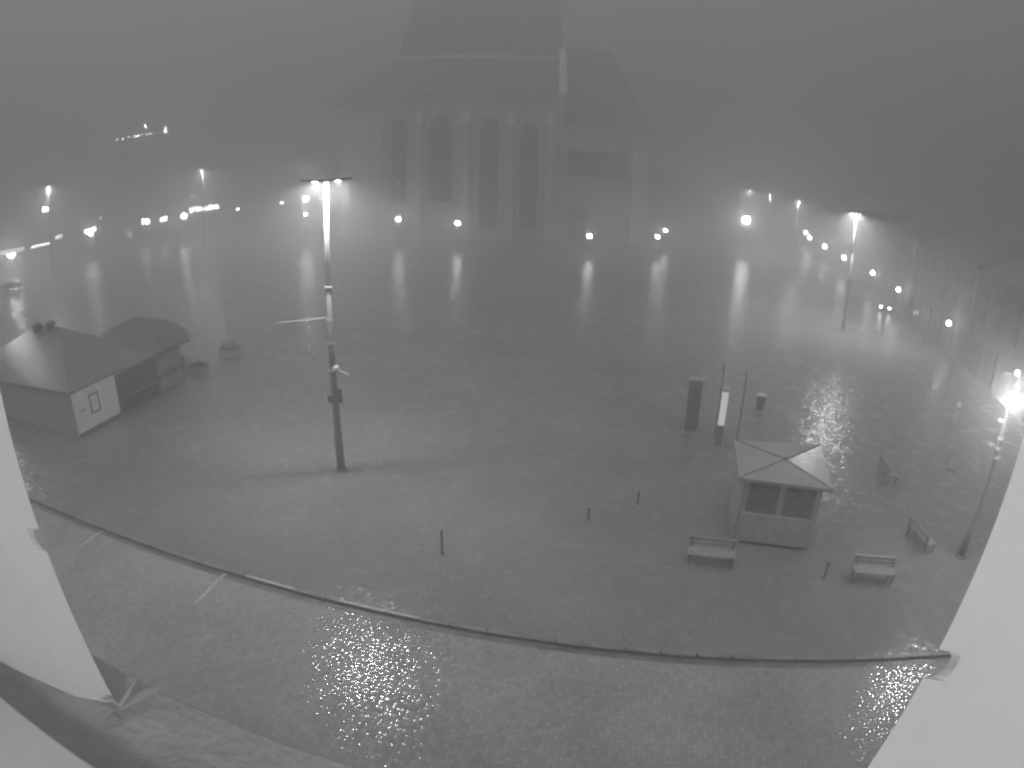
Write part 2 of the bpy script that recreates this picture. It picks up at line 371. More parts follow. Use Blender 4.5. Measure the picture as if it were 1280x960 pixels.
# ------------------------------------------------------------------ globe lamps in front of the church and round the square
def globe_lamp(r, strength, H):
    t = thing('globe_lamp', 'x', 'lamp', group='round globe lamps before the church and round the square')
    MB().lathe([(.12, 0), (.11, .5), (.06, .6), (.045, 1)], 12).build('post', M['dark'], t)
    MB().ball((0, 0, 1), 1, 10).build('globe', glow('globe_glow_%d' % int(strength), strength), t, True)
    return t
def globe_at(px, py, D, r, strength, label):
    p = at_dist(px, py, D)
    t = thing('globe_lamp', label, 'lamp', (p.x, p.y, 0), 0, 'round globe lamps before the church and round the square')
    MB().lathe([(.14, 0), (.12, .5), (.06, .6), (.05, p.z - r)], 12).build('post', M['dark'], t)
    MB().lathe([(.10, -r - .12), (r * .55, -r * .86)], 12, (0, 0, p.z)).build('collar', M['dark'], t)
    MB().ball((0, 0, p.z), r, 10).build('globe', glow('globe_glow', strength), t, True)
    MB().lathe([(r * .5, r * .87), (r * .35, r * 1.08), (r * .08, r * 1.2)], 12, (0, 0, p.z)).build('cap', M['dark'], t)
    return t
globe_at(498, 274, 108, .42, 82, 'left one of the two globe lamps before the tall church windows')
globe_at(572, 279, 106, .42, 82, 'right one of the two globe lamps before the tall church windows')
globe_at(737, 295, 99, .40, 67, 'single globe lamp right of the church windows')
globe_at(832, 288, 118, .36, 82, 'upper and farther lamp of the close pair right of the church')
globe_at(822, 296, 104, .34, 72, 'lower and nearer lamp of the close pair right of the church')
globe_at(933, 275, 128, .80, 149, 'largest and brightest round lamp right of the church')
globe_at(382, 249, 128, .62, 125, 'upper large round lamp left of the lit pole')
globe_at(382, 268, 124, .36, 62, 'lower small round lamp straight under the large one')
globe_at(352, 253, 185, .42, 53, 'small round lamp farthest left beside the large round pair')
globe_at(401, 248, 190, .32, 38, 'tiny lamp between the large round lamp and the lit pole')
globe_at(297, 261, 180, .40, 48, 'small round lamp right of the glowing shop lettering')
globe_at(230, 270, 158, 0.7, 115, 'bright round lamp left of the glowing shop lettering')
globe_at(113, 292, 150, .55, 82, 'bright round lamp under the short lit bar at the left')
globe_at(14, 317, 150, 1.0, 154, 'bright round lamp at the left edge over the parked car')
globe_at(497, 229, 112, .10, 5, 'faint tiny lamp before the left church window')

# row of small lamps on the right-hand façades
dots = ((1007, 291), (1012, 297), (1031, 308), (1055, 322), (1091, 341), (1123, 362), (1186, 404))
names = ['farthest', 'second farthest', 'third farthest', 'middle', 'third nearest', 'second nearest', 'nearest']
ANG = math.atan2(119.4, 43.2)       # direction of that façade line
for (px, py), nm in zip(dots, names):
    p = on_level(px, py, 3.2); D = math.hypot(p.x, p.y); r = .0042 * D * (.9 + .1 * random.random())
    t = thing('wall_lamp', nm + ' small lamp in the slanting row along the right-hand façades', 'lamp', p, ANG, 'small lamps in a row along the right-hand façades')
    MB().ball((0, 0, 0), r, 8).build('globe', glow('row_glow', 30), t, True)
    MB().tube((0, -r * .8, 0), (0, -.95, .1), .04).build('bracket', M['dark'], t)
p = on_level(1276, 367, 3.2); q_ = at_dist(1276, 367, 60)
t = thing('post_lamp', 'small lamp on a thin post at the right edge of the picture, above the floodlight', 'lamp', q_)
MB().tube((0, 0, -q_.z), (0, 0, -.25), .05).build('post', M['dark'], t)
MB().ball((0, 0, 0), .25, 8).build('globe', glow('row_glow', 5), t, True)

# ------------------------------------------------------------------ church
ch = thing('church', 'large pale stone church with tall dark lancet windows and stepped dark roofs', 'church', (0, 118, 0), 0)
def gable_roof(mb, x0, x1, y0, y1, z0, z1, xi=0, ytop=None):
    pass
# choir walls with canted left end
foot = [(-37.5, 11), (-33.5, 3.5), (-26.5, 0), (7.9, 0), (7.9, 30), (-37.5, 30)]
MB().prism([(x, y, 0) for x, y in foot], (0, 0, 27.6)).build('choir_wall', M['church'], ch)
MB().prism([(x * 1.0 - (.4 if x < 0 else -.3), y - (.5 if y < 20 else -.5), 0) for x, y in foot], (0, 0, .9)).build('plinth', M['church2'], ch).location.z = 0
cor = MB().prism([(x - (.5 if x < 0 else -.4), y - (.6 if y < 20 else -.6), 27.6) for x, y in foot], (0, 0, .7)); cor.build('cornice', M['church2'], ch)
lo_ = [(-39.4, 10.5), (-34.8, 2.4), (-26.9, -.9), (7.5, -.9), (7.5, 31.5), (-39.4, 31.5)]
hi_ = [(-27.0, 16), (-26.4, 11), (-25.6, 8.6), (7.5, 8.6), (7.5, 24), (-27.0, 24)]
vs = [(x, y, 28.3) for x, y in lo_] + [(x, y, 37.6) for x, y in hi_]
MB().add(vs, [tuple(range(6))[::-1], tuple(range(6, 12))] + [(k, (k + 1) % 6, 6 + (k + 1) % 6, 6 + k) for k in range(6)]).build('lower_roof', M['croof'], ch)
MB().prism([(x - (.2 if x < 0 else -.0), y - (.25 if y < 15 else -.25), 37.62) for x, y in hi_], (0, 0, .75)).build('roof_ledge', M['palestone'], ch)
h2 = [(-25.9, 16), (-25.3, 11), (-24.8, 9.2), (8.6, 9.2), (8.6, 24), (-25.9, 24)]
h3 = [(-23.4, 16.5), (-23.4, 16.2), (-23.4, 16.0), (8.3, 16.0), (8.3, 17), (-23.4, 17)]
vs = [(x, y, 38.4) for x, y in h2] + [(x, y, 53.5) for x, y in h3]
MB().add(vs, [tuple(range(6))[::-1], tuple(range(6, 12))] + [(k, (k + 1) % 6, 6 + (k + 1) % 6, 6 + k) for k in range(6)]).build('upper_roof', M['croof'], ch)
# gable with pale coping at the right end of the choir
MB().prism([(7.9, -.4, 0), (8.7, -.4, 0), (8.7, -.4, 29.2), (7.9, -.4, 29.2)], (0, 30, 0)).build('end_wall', M['church'], ch)
cp = MB(); cp.add([(7.4, -1.3, 28.4), (9.0, -1.3, 28.4), (9.0, -1.3, 29.6), (7.4, -1.3, 29.6), (7.9, 9.4, 39.2), (9.4, 9.4, 39.2), (9.4, 9.4, 40.4), (7.9, 9.4, 40.4)],
                  [(0, 1, 2, 3), (4, 5, 6, 7), (0, 1, 5, 4), (1, 2, 6, 5), (2, 3, 7, 6), (3, 0, 4, 7)])
cp.build('gable_coping', M['palestone'], ch)
def lancet(cx, w, z0, z1, y):
    pts = [(cx - w / 2, y, z0), (cx + w / 2, y, z0)]
    sp = z1 - w * .75
    for k in range(7):
        t = k / 6; pts.append((cx + w / 2 - (w / 2) * (1 - math.cos(t * PI / 2)), y, sp + (z1 - sp) * math.sin(t * PI / 2)))
    for k in range(5, -1, -1):
        t = k / 6; pts.append((cx - w / 2 + (w / 2) * (1 - math.cos(t * PI / 2)), y, sp + (z1 - sp) * math.sin(t * PI / 2)))
    return pts
for cx, w, z0, z1 in ((-22.6, 3.0, 7.5, 24.2), (-14.6, 4.6, 7.2, 24.4), (-5.4, 3.6, 2.4, 24.2), (2.2, 3.4, 2.4, 23.2)):
    fr = MB().prism(lancet(cx, w + 1.1, z0 - .5, z1 + .7, -.28), (0, .26, 0)).build('window_surround', M['church2'], ch)
    gl = MB().prism(lancet(cx, w, z0, z1, -.36), (0, .07, 0)).build('window', M['churchd'], ch)
    mu = MB()
    for k in (-1, 0, 1):
        mu.box(cx + k * w / 4 - .09, cx + k * w / 4 + .09, -.45, -.365, z0, z1 - w * .75)
    for z in [z0 + j * 2.6 for j in range(1, int((z1 - w - z0) / 2.6) + 1)]:
        mu.box(cx - w / 2, cx + w / 2, -.44, -.37, z - .05, z + .05)
    mu.build('tracery', M['churchd'], gl)
for cx in (-26.3, -18.9, -9.9, -1.6, 6.0):
    bt = MB(); bt.add([(cx - .8, -2.4, 0), (cx + .8, -2.4, 0), (cx + .8, -.01, 0), (cx - .8, -.01, 0), (cx - .7, -2.2, 13), (cx + .7, -2.2, 13), (cx + .7, -.01, 13), (cx - .7, -.01, 13)],
                      [(3, 2, 1, 0), (4, 5, 6, 7), (0, 1, 5, 4), (1, 2, 6, 5), (2, 3, 7, 6), (3, 0, 4, 7)])
    bt.box(cx - .65, cx + .65, -1.7, -.01, 13, 22.5)
    bt.add([(cx - .8, -2.0, 22.5), (cx + .8, -2.0, 22.5), (cx + .8, -.01, 22.5), (cx - .8, -.01, 22.5), (cx - .8, -.02, 25.2), (cx + .8, -.02, 25.2)],
           [(0, 1, 2, 3), (0, 1, 5, 4), (0, 3, 4), (1, 2, 5), (2, 3, 4, 5)])
    bt.build('buttress', M['church2'], ch)
# side chapel with its own steep roof, right of the choir
MB().box(8.72, 25.5, 3, 24, 0, 22.4).build('transept_wall', M['church'], ch)
MB().box(8.8, 26.1, 2.5, 24.4, 22.4, 23.1).build('transept_cornice', M['church2'], ch)
vs = [(8.75, 2.2, 23.1), (26.4, 2.2, 23.1), (26.4, 24.8, 23.1), (8.75, 24.8, 23.1), (9.6, 13.2, 41.5), (19.0, 13.2, 41.5)]
MB().add(vs, [(0, 1, 2, 3), (0, 1, 5, 4), (1, 2, 5), (2, 3, 4, 5), (3, 0, 4)]).build('transept_roof', M['croof'], ch)
for x0, x1, z0, z1 in ((9.6, 21.4, 13.0, 18.0), (10.5, 13.5, 0.1, 6.5)):
    MB().box(x0, x1, 2.7, 2.96, z0, z1).build('window_band', M['churchd'], ch)
MB().box(22.2, 23.4, 1.2, 2.98, 0, 20).build('buttress', M['church2'], ch)
# low house beside the choir left
# ------------------------------------------------------------------ houses
def house(name, label, p0, p1, depth, H, floors, bays, m, rh=3.5, group='houses round the square', z0w=1.2):
    p0 = Vector((p0[0], p0[1], 0)); p1 = Vector((p1[0], p1[1], 0)); d = p1 - p0; L = d.length; rz = math.atan2(d.y, d.x)
    t = thing(name, label, 'house', p0, rz, group)
    MB().box(0, L, 0, depth, -.13, H).build('wall', m, t)
    MB().box(-.2, L + .2, -.35, depth + .2, H, H + .35).build('cornice', M['htrim'], t)
    MB().add([(-.1, -.3, H + .35), (L + .1, -.3, H + .35), (L + .1, depth + .1, H + .35), (-.1, depth + .1, H + .35), (1.5, depth / 2, H + rh), (L - 1.5, depth / 2, H + rh)],
             [(0, 1, 2, 3), (0, 1, 5, 4), (1, 2, 5), (2, 3, 4, 5), (3, 0, 4)]).build('roof', M['hroof'], t)
    fh = (H - 4.2) / max(1, floors - 1)
    for fl_ in range(floors):
        for b_ in range(bays):
            cx = L * (b_ + .5) / bays
            if fl_ == 0: w, za, zb = L / bays * .62, .3, 3.1
            else: w, za, zb = 1.15, 4.2 + fh * (fl_ - 1) + fh * .22, 4.2 + fh * (fl_ - 1) + fh * .78
            fr = MB().box(cx - w / 2 - .14, cx + w / 2 + .14, -.10, .02, za - .14, zb + .14).build('window', M['htrim'], t)
            MB().box(cx - w / 2, cx + w / 2, -.125, -.104, za, zb).build('pane', M['glass'], fr)
    return t
# right-hand row
dv = Vector((43.2, 119.4, 0)).normalized(); nv = Vector((dv.y, -dv.x, 0)); A0 = on_level(1186, 404, 3.2) + nv * 1.0; A0.z = 0
cuts = [-22, -4, 16, 34, 55, 78, 104, 132]
lab = ['lowest house of the right-hand row, beside the right window jamb', 'nearest full house of the right-hand row, low and wide', 'second nearest house of the right-hand row, behind the headlights', 'middle house of the right-hand row',
       'fifth house of the right-hand row, behind the nearest far street lamp', 'sixth house of the right-hand row', 'farthest house of the right-hand row']
for i in range(7):
    a = A0 + dv * (cuts[i + 1] - .15); b_ = A0 + dv * (cuts[i] + .15)
    # box grows to local +y, which must point away from the square
    pa, pb = b_, a
    d = (pb - pa); left = Vector((-d.y, d.x, 0))
    if left.dot(nv) < 0: pa, pb = pb, pa
    house('townhouse', lab[i], pa, pb, 12, [8.6, 9.0, 10, 12, 12, 14, 12][i], 3, [5, 5, 5, 6, 6, 7, 7][i], M['house'] if i % 2 else M['house2'])
# left row and north-west row
Lp = [(-128, 66), (-128, 100), (-131, 134), (-134, 168), (-116, 196), (-84, 212), (-48, 226)]
ll = ['house at the left edge of the view behind the parked car', 'second house from the left, behind the lit awnings', 'third house from the left, behind the short lit bar', 'house behind the two short lit shop signs',
      'house carrying the long glowing shop lettering', 'house behind the small round lamps left of the church']
for i in range(6):
    house('townhouse', ll[i], Lp[i], Lp[i + 1], 14, [15, 16, 17, 15, 16, 15][i], 4, 7, M['house'] if i % 2 else M['house2'])
house('townhouse', 'distant house behind the big round lamp right of the church', (44, 196), (92, 190), 14, 14, 3, 8, M['house'])
tb_ = house('tower_block', 'tall block with a string of small lights along its roof edge', at_dist(142, 240, 185).to_tuple()[:2], at_dist(210, 240, 185).to_tuple()[:2], 14, at_dist(176, 170, 185).z - .6, 7, 7, M['house2'], 2.0)
# string of roof lights
gs = MB(); random.seed(2)
lt = thing('light_string', 'sloping string of small pale lights high above the left-hand roofs', 'light string', at_dist(176, 168, 183))
o0 = at_dist(176, 168, 183)
for k in range(17):
    f = k / 16; x = 146 + 61 * f; y = 174.5 - 10.5 * f
    if random.random() < .35 and k not in (0, 16): continue
    p = at_dist(x, y, 183) - o0
    MB().ball(p, random.uniform(.16, .30), 5).build('bulb', glow('string_bulb', random.uniform(15, 50)), lt)
for (x, y, r) in ((182, 158, .38), (207, 160, .3), (206, 164, .25)):
    MB().ball(at_dist(x, y, 183) - o0, r, 6).build('bulb', glow('string_bulb', 45), lt)
MB().tube(at_dist(145, 175.5, 183) - o0, at_dist(208, 164.5, 183) - o0, .07).build('cable', M['pale'], lt)
MB().tube(at_dist(208, 160, 183) - o0, at_dist(206, 166, 183) - o0, .10).build('mast', M['pale'], lt)
MB().tube(at_dist(182, 158, 183) - o0, at_dist(183, 169, 183) - o0, .06).build('mast', M['pale'], lt)

# ------------------------------------------------------------------ lit signs and awnings on the left
def sign(name, label, pts, D, h, strength, glyphs=0, cat='sign', seed=1):
    a = at_dist(*pts[0], D); b_ = at_dist(*pts[1], D); d = b_ - a; L = d.length
    t = thing(name, label, cat, a, 0)
    t.rotation_euler = (0, 0, math.atan2(d.y, d.x))
    sl_ = d.z / math.hypot(d.x, d.y) ; Lh = math.hypot(d.x, d.y)
    def pt(u, z, y=0): return (u * Lh, y, u * d.z + z)
    MB().prism([pt(0, -h * .62, .12), pt(1, -h * .62, .12), pt(1, h * .62, .12), pt(0, h * .62, .12)], (0, .25, 0)).build('backing', M['head'], t)
    mb = MB(); r = random.Random(seed)
    if glyphs:
        for g in range(glyphs):
            u0_ = (g + .08) / glyphs; u1_ = (g + .92) / glyphs
            kind = r.randint(0, 3); w = (u1_ - u0_)
            bars = [(u0_, u0_ + w * .3, -h / 2, h / 2)]
            if kind != 3: bars.append((u1_ - w * .3, u1_, -h / 2, h / 2 * r.choice((1, .2))))
            bars.append((u0_ + w * .3, u1_ - w * .3, *r.choice(((-h * .5, -h * .25), (h * .25, h * .5), (-h * .12, h * .12)))))
            for (ua, ub, z0_, z1_) in bars:
                mb.prism([pt(ua, z0_), pt(ub, z0_), pt(ub, z1_), pt(ua, z1_)], (0, .08, 0))
    else:
        mb.prism([pt(0, -h / 2), pt(1, -h / 2), pt(1, h / 2), pt(0, h / 2)], (0, .08, 0))
    mb.build('lit_shapes' if glyphs else 'lit_face', glow('sign_glow', strength * 3.5), t)
    return t
sign('shop_sign', 'left half of the long glowing shop lettering, illegible', ((237, 263), (253, 260)), 184, 1.5, 9, 4, seed=4)
sign('shop_sign', 'right half of the long glowing shop lettering, illegible', ((254, 260.5), (274, 257.5)), 186, 1.5, 9, 6, seed=9)
sign('shop_sign', 'brighter of two short glowing shop signs, made of two blobs', ((177, 277.5), (190, 276.5)), 170, 1.6, 9, 2, seed=3)
sign('shop_sign', 'smaller right-hand one of two short glowing shop signs', ((200, 275), (209, 272.5)), 174, 1.2, 7, 0)
sign('shop_sign', 'short glowing bar above the bright round lamp at the left', ((105.5, 290), (119.5, 286)), 152, .9, 8, 0)
sign('shop_sign', 'small glowing sign under the far-left street lamp', ((53, 262), (60, 261.5)), 125, .8, 8, 0)
sign('awning_light', 'long thin lit awning edge right of the bright left-edge lamp', ((39, 309), (62, 304)), 140, .45, 2.2, 0, 'light strip')
sign('awning_light', 'short lit awning edge nearest the bright round lamp at left', ((69, 297.5), (78, 294.5)), 145, .8, 1.3, 0, 'light strip')
sign('awning_light', 'dim lit awning edge at the very left of the view', ((-6, 318), (30, 311)), 142, .9, .9, 0, 'light strip')
sign('lit_window', 'dim square lit shop window between the left shop signs', ((158, 292), (166, 291.5)), 150, 1.7, .55, 3, 'window', 6)
sign('shop_sign', 'small dim glowing sign above and left of the long lettering', ((238, 245), (243, 245)), 184, .5, 1.2, 0)
sign('shop_sign', 'small dim glowing spot right of the left round lamp bar', ((124, 273), (128, 272)), 152, .5, 1.0, 0)
bs = sign('bar_light', 'tilted bright bar light on a post, upper right of the two sign plates', ((1236, 419), (1244, 423)), 59, .32, 5, 0, 'light')
MB().tube((.4, .45, -bs.location.z), (.4, .45, .3), .05).build('post', M['dark'], bs)
p = at_dist(1155, 388, 76)
t = thing('advertising_pillar', 'narrow upright lit advertising panel before the right-hand houses', 'advertising pillar', (p.x, p.y, 0), -.5)
MB().box(-.35, .35, -.14, .14, 0, 3.6).build('housing', M['head'], t, bevel=.02)
MB().box(-.24, .24, -.165, -.142, p.z - .8, p.z + .65).build('lit_panel', glow('ad_glow', .75), t)

# ------------------------------------------------------------------ kiosk with pyramid roof on the right
zE = 2.7
K = [on_level(924, 597, zE), on_level(1041, 612, zE), on_level(1026, 556, zE), on_level(917, 549, zE)]
kc = sum(K, Vector()) / 4; kc.z = 0
kr = math.atan2(K[1].y - K[0].y, K[1].x - K[0].x)
kt = thing('kiosk', 'square kiosk with wet pyramid roof, one face glinting, right of the square', 'kiosk', kc, kr)
Ri = Matrix.Rotation(-kr, 4, 'Z'); Kl = [Ri @ (p - kc) for p in K]
ap = Ri @ (on_level(982, 574, 2.82) - kc)
vs = [tuple(p) for p in Kl] + [(p.x, p.y, zE - .12) for p in Kl] + [tuple(ap)]
MB().add(vs, [(0, 1, 8), (2, 3, 8), (3, 0, 8), (0, 1, 5, 4), (1, 2, 6, 5), (2, 3, 7, 6), (3, 0, 4, 7), (4, 5, 6, 7)]).build('roof', M['roof2'], kt)
MB().add([Kl[1], Kl[2], ap], [(0, 1, 2)]).build('roof_panel', M['zinc'], kt, label='zinc face of the kiosk roof, made bright for its glint')  # this face alone is brighter metal, so the lamp glint shows
In = [Vector((p.x * .86, p.y * .84, 0)) for p in Kl]
MB().prism([(p.x, p.y, 0) for p in In], (0, 0, zE - .13)).build('wall', M['wall'], kt)
x0, x1 = In[0].x, In[1].x; yf = In[0].y
d = (In[1] - In[0]); 
for f0, f1 in ((.08, .46), (.54, .92)):
    a = In[0] + d * f0; b_ = In[0] + d * f1; off = Vector((0, -.03, 0))
    sh = MB().prism([tuple(a + off + Vector((0, 0, 1.3))), tuple(b_ + off + Vector((0, 0, 1.3))), tuple(b_ + off + Vector((0, 0, 2.45))), tuple(a + off + Vector((0, 0, 2.45)))], (0, .04, 0)).build('shutter', M['roof'], kt)
a = In[0] + d * .04; b_ = In[0] + d * .96
MB().prism([(a.x, a.y - .12, .12), (b_.x, b_.y - .12, .12), (b_.x, b_.y - .002, .12), (a.x, a.y - .002, .12)], (0, 0, 1.14)).build('counter', M['conc'], kt)
tr = MB()
for i in range(4):
    a = Kl[i]; tr.tube(a + (ap - a) * .01 + Vector((0, 0, .012)), ap + Vector((0, 0, .012)), .022, n=6)
tr.build('hip_capping', M['dark'], kt)
MB().ball((ap.x, ap.y, ap.z + .04), .07, 6).build('finial', M['dark'], kt)

# slim totems behind it
def totem(px, py, ztop, w, dpt, m, label, rz):
    p = on_level(px, py)
    t = thing('info_totem', label, 'totem', (p.x, p.y, 0), rz)
    MB().box(-w / 2 - .05, w / 2 + .05, -dpt / 2 - .05, dpt / 2 + .05, 0, .12).build('plinth', M['conc'], t)
    MB().box(-w / 2, w / 2, -dpt / 2, dpt / 2, .12, ztop).build('cabinet', M['conc'], t, bevel=.01)
    MB().box(-w / 2 + .03, w / 2 - .03, -dpt / 2 - .02, -dpt / 2 - .002, 1.25, ztop - .08).build('poster_panel', m, t)
    MB().box(-w / 2 + .03, w / 2 - .03, -dpt / 2 - .02, -dpt / 2 - .002, .2, 1.2).build('lower_panel', M['wallg'], t)
    return t
t = totem(897, 557, 3.0, .38, .9, glow('totem_glow', .52), 'slim totem with a lit white upper panel behind the pyramid kiosk', -.37)
totem(862, 541, 2.9, .7, .5, M['wallg'], 'unlit grey totem left of the slim lit one', -.3)
for (x, y, zt, lb) in ((893, 545, 3.9, 'thin dark post behind the slim lit totem, left one'), (921, 549, 3.6, 'thin dark post right of the slim lit totem')):
    p = on_level(x, y); t = thing('flag_post', lb, 'post', (p.x, p.y, 0))
    MB().tube((0, 0, 0), (0, 0, zt), .03).build('shaft', M['dark'], t); MB().ball((0, 0, zt), .06, 6).build('knob', M['pale'], t)

# ------------------------------------------------------------------ stalls on the left
WA = Vector((-23.1, 23.8, 0)); WB = Vector((-22.3, 27.4, 0)); 
sr = math.atan2(WB.y - WA.y, WB.x - WA.x) - PI / 2
st = thing('market_hut', 'big dark hut with hipped roof and one white end wall at the left', 'hut', WA, sr)
W_, D_ = 13.5, 7.2      # local: x from -W_ to 0, y from 0 to D_
MB().box(-W_, -.02, .02, D_, 0, 2.62).build('wall', M['wall'], st)
ew = MB().box(-.0, .06, .05, 3.5, .0, 2.5).build('end_wall', M['wallw'], st, label='white boarded end wall')
fr = MB(); 
for a in ((.065, .095, 1.28, 1.36, .95, 2.05), (.065, .095, 1.95, 2.03, .95, 2.05), (.065, .095, 1.36, 1.95, 1.97, 2.05), (.065, .095, 1.36, 1.95, .95, 1.03)): fr.box(*a)
nb = fr.build('notice_frame', M['dark'], st); MB().box(.062, .075, 1.38, 1.93, 1.05, 1.95).build('notice', M['wallw'], nb)
MB().box(.062, .09, .45, .85, 1.38, 1.44).build('latch', M['dark'], st)
MB().box(.062, .085, .06, 3.49, .02, .22).build('skirting', M['wallg'], st)
e = .55
vs = [(-W_ - e, -e, 2.62), (e * .2, -e * .2, 2.62), (e * .2, D_ + e, 2.62), (-W_ - e, D_ + e, 2.62), (-9.6, D_ * .62, 4.75), (-6.6, D_ * .62, 4.75)]
MB().add(vs, [(0, 1, 2, 3), (0, 1, 5, 4), (1, 2, 5), (2, 3, 4, 5), (3, 0, 4)]).build('roof', M['roof'], st)
for x, y, h in ((-8.9, D_ * .55, .75), (-7.6, D_ * .6, .85)):
    cw = MB().lathe([(.30, 0), (.28, h * .55), (.42, h * .62), (.40, h * .85), (.15, h)], 14, (x, y, 4.35)).build('roof_vent', M['wallg'], st)
MB().box(.0, .35, 4.0, D_ - .2, .98, 1.04).build('counter', M['wallg'], st)
MB().box(.0, .05, 3.6, D_ - .1, .1, 2.4).build('shutter', M['head'], st)

s2p = Vector((-24.4, 33.2, 0))
s2 = thing('market_stall', 'eight-sided stall with low dark domed roof beyond the white-walled hut', 'stall', s2p, .2)
MB().lathe([(3.0, 0), (3.0, 2.55)], 8).build('wall', M['wall'], s2)
MB().lathe([(3.8, 2.55), (3.8, 2.68), (3.0, 3.35), (1.7, 3.95), (.35, 4.3), (.05, 4.42)], 8).build('roof', M['kroof2'], s2)
MB().lathe([(3.02, .95), (3.3, .95), (3.3, 1.02), (3.02, 1.02)], 8).build('counter', M['wallg'], s2)

# planters with poles
def planter(px, py, hpole, rz, label, shrub=False, w=1.3):
    p = on_level(px, py)
    t = thing('planter', label, 'planter', (p.x, p.y + .4, 0), rz)
    mb = MB(); mb.add([(-w / 2 + .1, -.38, 0), (w / 2 - .1, -.38, 0), (w / 2 - .1, .38, 0), (-w / 2 + .1, .38, 0), (-w / 2, -.45, .62), (w / 2, -.45, .62), (w / 2, .45, .62), (-w / 2, .45, .62)],
                      [(3, 2, 1, 0), (4, 5, 6, 7), (0, 1, 5, 4), (1, 2, 6, 5), (2, 3, 7, 6), (3, 0, 4, 7)])
    mb.build('box', M['conc'], t, bevel=.02)
    MB().box(-w / 2 + .08, w / 2 - .08, -.37, .37, .621, .65).build('soil', M['soil'], t)
    MB().tube((0, 0, .65), (-.05, 0, hpole), .05, .035).build('stake', M['steel'] , t)
    r = random.Random(4)
    lf = MB()
    for k in range(420 if shrub else 120):
        a = r.uniform(0, 2 * PI); rr = (r.random() ** .5) * (w * .55 if shrub else .3); z = .66 + r.random() ** .8 * (.75 if shrub else .25) * (1 - (rr / (w * .6)) ** 2)
        c = Vector((rr * math.cos(a) * 1.0, rr * math.sin(a) * .75, z)); s = r.uniform(.03, .06)
        d1 = Vector((r.uniform(-1, 1), r.uniform(-1, 1), r.uniform(-1, 1))).normalized() * s; d2 = d1.orthogonal().normalized() * s * .6
        lf.add([c - d1, c - d2 * .8, c + d1, c + d2 * .8], [(0, 1, 2, 3)])
    lf.build('shrub', M['leaf'], t)
    return t
planter(246, 470, 2.9, .1, 'concrete planter with a thin pale stake, nearer one beyond the stalls')
planter(285, 449, 2.9, .1, 'concrete planter with a bushy shrub and stake, farther one', True, 1.5)

# ------------------------------------------------------------------ benches, bollards, signs
def bench(label, rail):
    t = thing('park_bench', label, 'bench', group='benches on the square')
    L = 1.7
    for y in (-.20, -.07, .06, .19): pass
    se = MB()
    for y in (-.22, -.09, .04, .17): se.box(-L / 2, L / 2, y, y + .10, .43, .465)
    se.build('seat', M['wood2'], t)
    bk = MB()
    for k in range(2): bk.box(-L / 2, L / 2, .31 + .02 * k, .335 + .02 * k, .56 + .14 * k, .66 + .14 * k)
    bk.build('backrest', M['wood2'], t)
    MB().tube((-L / 2, .36, .83), (L / 2, .36, .83), .022, n=8).build('top_rail', M[rail], t)
    for s in (-1, 1):
        x = s * (L / 2 - .12)
        lg = MB(); lg.box(x - .03, x + .03, -.2, -.14, 0, .43); lg.box(x - .03, x + .03, .24, .30, 0, .43); lg.box(x - .03, x + .03, -.2, .30, .39, .428)
        lg.add([(x - .03, .25, .43), (x + .03, .25, .43), (x + .03, .31, .43), (x - .03, .31, .43), (x - .03, .345, .84), (x + .03, .345, .84), (x + .03, .385, .84), (x - .03, .385, .84)],
               [(3, 2, 1, 0), (4, 5, 6, 7), (0, 1, 5, 4), (1, 2, 6, 5), (2, 3, 7, 6), (3, 0, 4, 7)])
        lg.build('leg', M['dark'], t)
    return t
b0 = bench('x', 'pale'); b1 = bench('x', 'wood2')
def bl(o, pa, pb, label, z=.83):
    a = on_level(*pa, z); b_ = on_level(*pb, z); c = (a + b_) / 2; c.z = 0; rz = math.atan2(b_.y - a.y, b_.x - a.x)
    off = Matrix.Rotation(rz, 4, 'Z') @ Vector((0, .36, 0)); place(o, c - off, rz, label); return o
bl(b0, (1072, 693), (1119, 697), 'bench with a bright back rail, nearest the right part of the kerb')
bl(b1, (867, 670), (917, 675), 'dim bench below the pyramid kiosk, left of the bright-railed one')
bl(copy_tree(b1), (1158, 667), (1141, 648), 'bench seen end-on beside the right lamp foot')
bl(copy_tree(b1), (1112, 585), (1101, 569), 'end-on bench right of the pyramid kiosk')
def bollard(px, py, h, label):
    p = on_level(px, py); t = thing('bollard', label, 'bollard', (p.x, p.y, 0), 0, 'bollards on the square')
    MB().lathe([(.07, 0), (.07, .04), (.045, .06), (.04, h - .1), (.055, h - .08), (.05, h - .01), (.02, h)], 14).build('post', M['dark'], t, True)
    return t
bollard(553, 692, .95, 'thin dark bollard inside the kerb near the middle')
bollard(1030, 722, .7, 'dark bollard left of the bright-railed bench')
bollard(797, 630, .6, 'small dark bollard in the middle of the square')
bollard(735, 648, .5, 'lowest dark bollard left of the small one in mid square')
p = on_level(950, 511)
t = thing('litter_bin', 'small round dark litter bin with pale rim behind the kiosk', 'bin', (p.x, p.y, 0))
MB().lathe([(.2, 0), (.24, .08), (.26, .75), (.24, .8)], 16).build('drum', M['dark'], t); MB().lathe([(.27, .8), (.3, .82), (.3, .88), (.2, .9)], 16).build('rim', M['pale'], t)
p = on_level(1184, 563)
t = thing('road_sign', 'thin post with two pale sign plates left of the right lamp', 'road sign', (p.x, p.y, 0), -.8)
D = math.hypot(p.x, p.y)
MB().tube((0, 0, 0), (0, 0, 2.9), .03).build('post', M['dark'], t)
MB().tube((0, -.035, 2.75), (0, -.05, 2.75), .15, n=20).build('sign_plate', M['pale'], t)
MB().box(-.11, .11, -.05, -.035, 1.75, 2.35).build('sign_plate', M['pale'], t)
p = on_level(1189, 588)
t = thing('electric_cabinet', 'small grey cabinet below the two pale sign plates', 'cabinet', (p.x, p.y, 0), -.8)
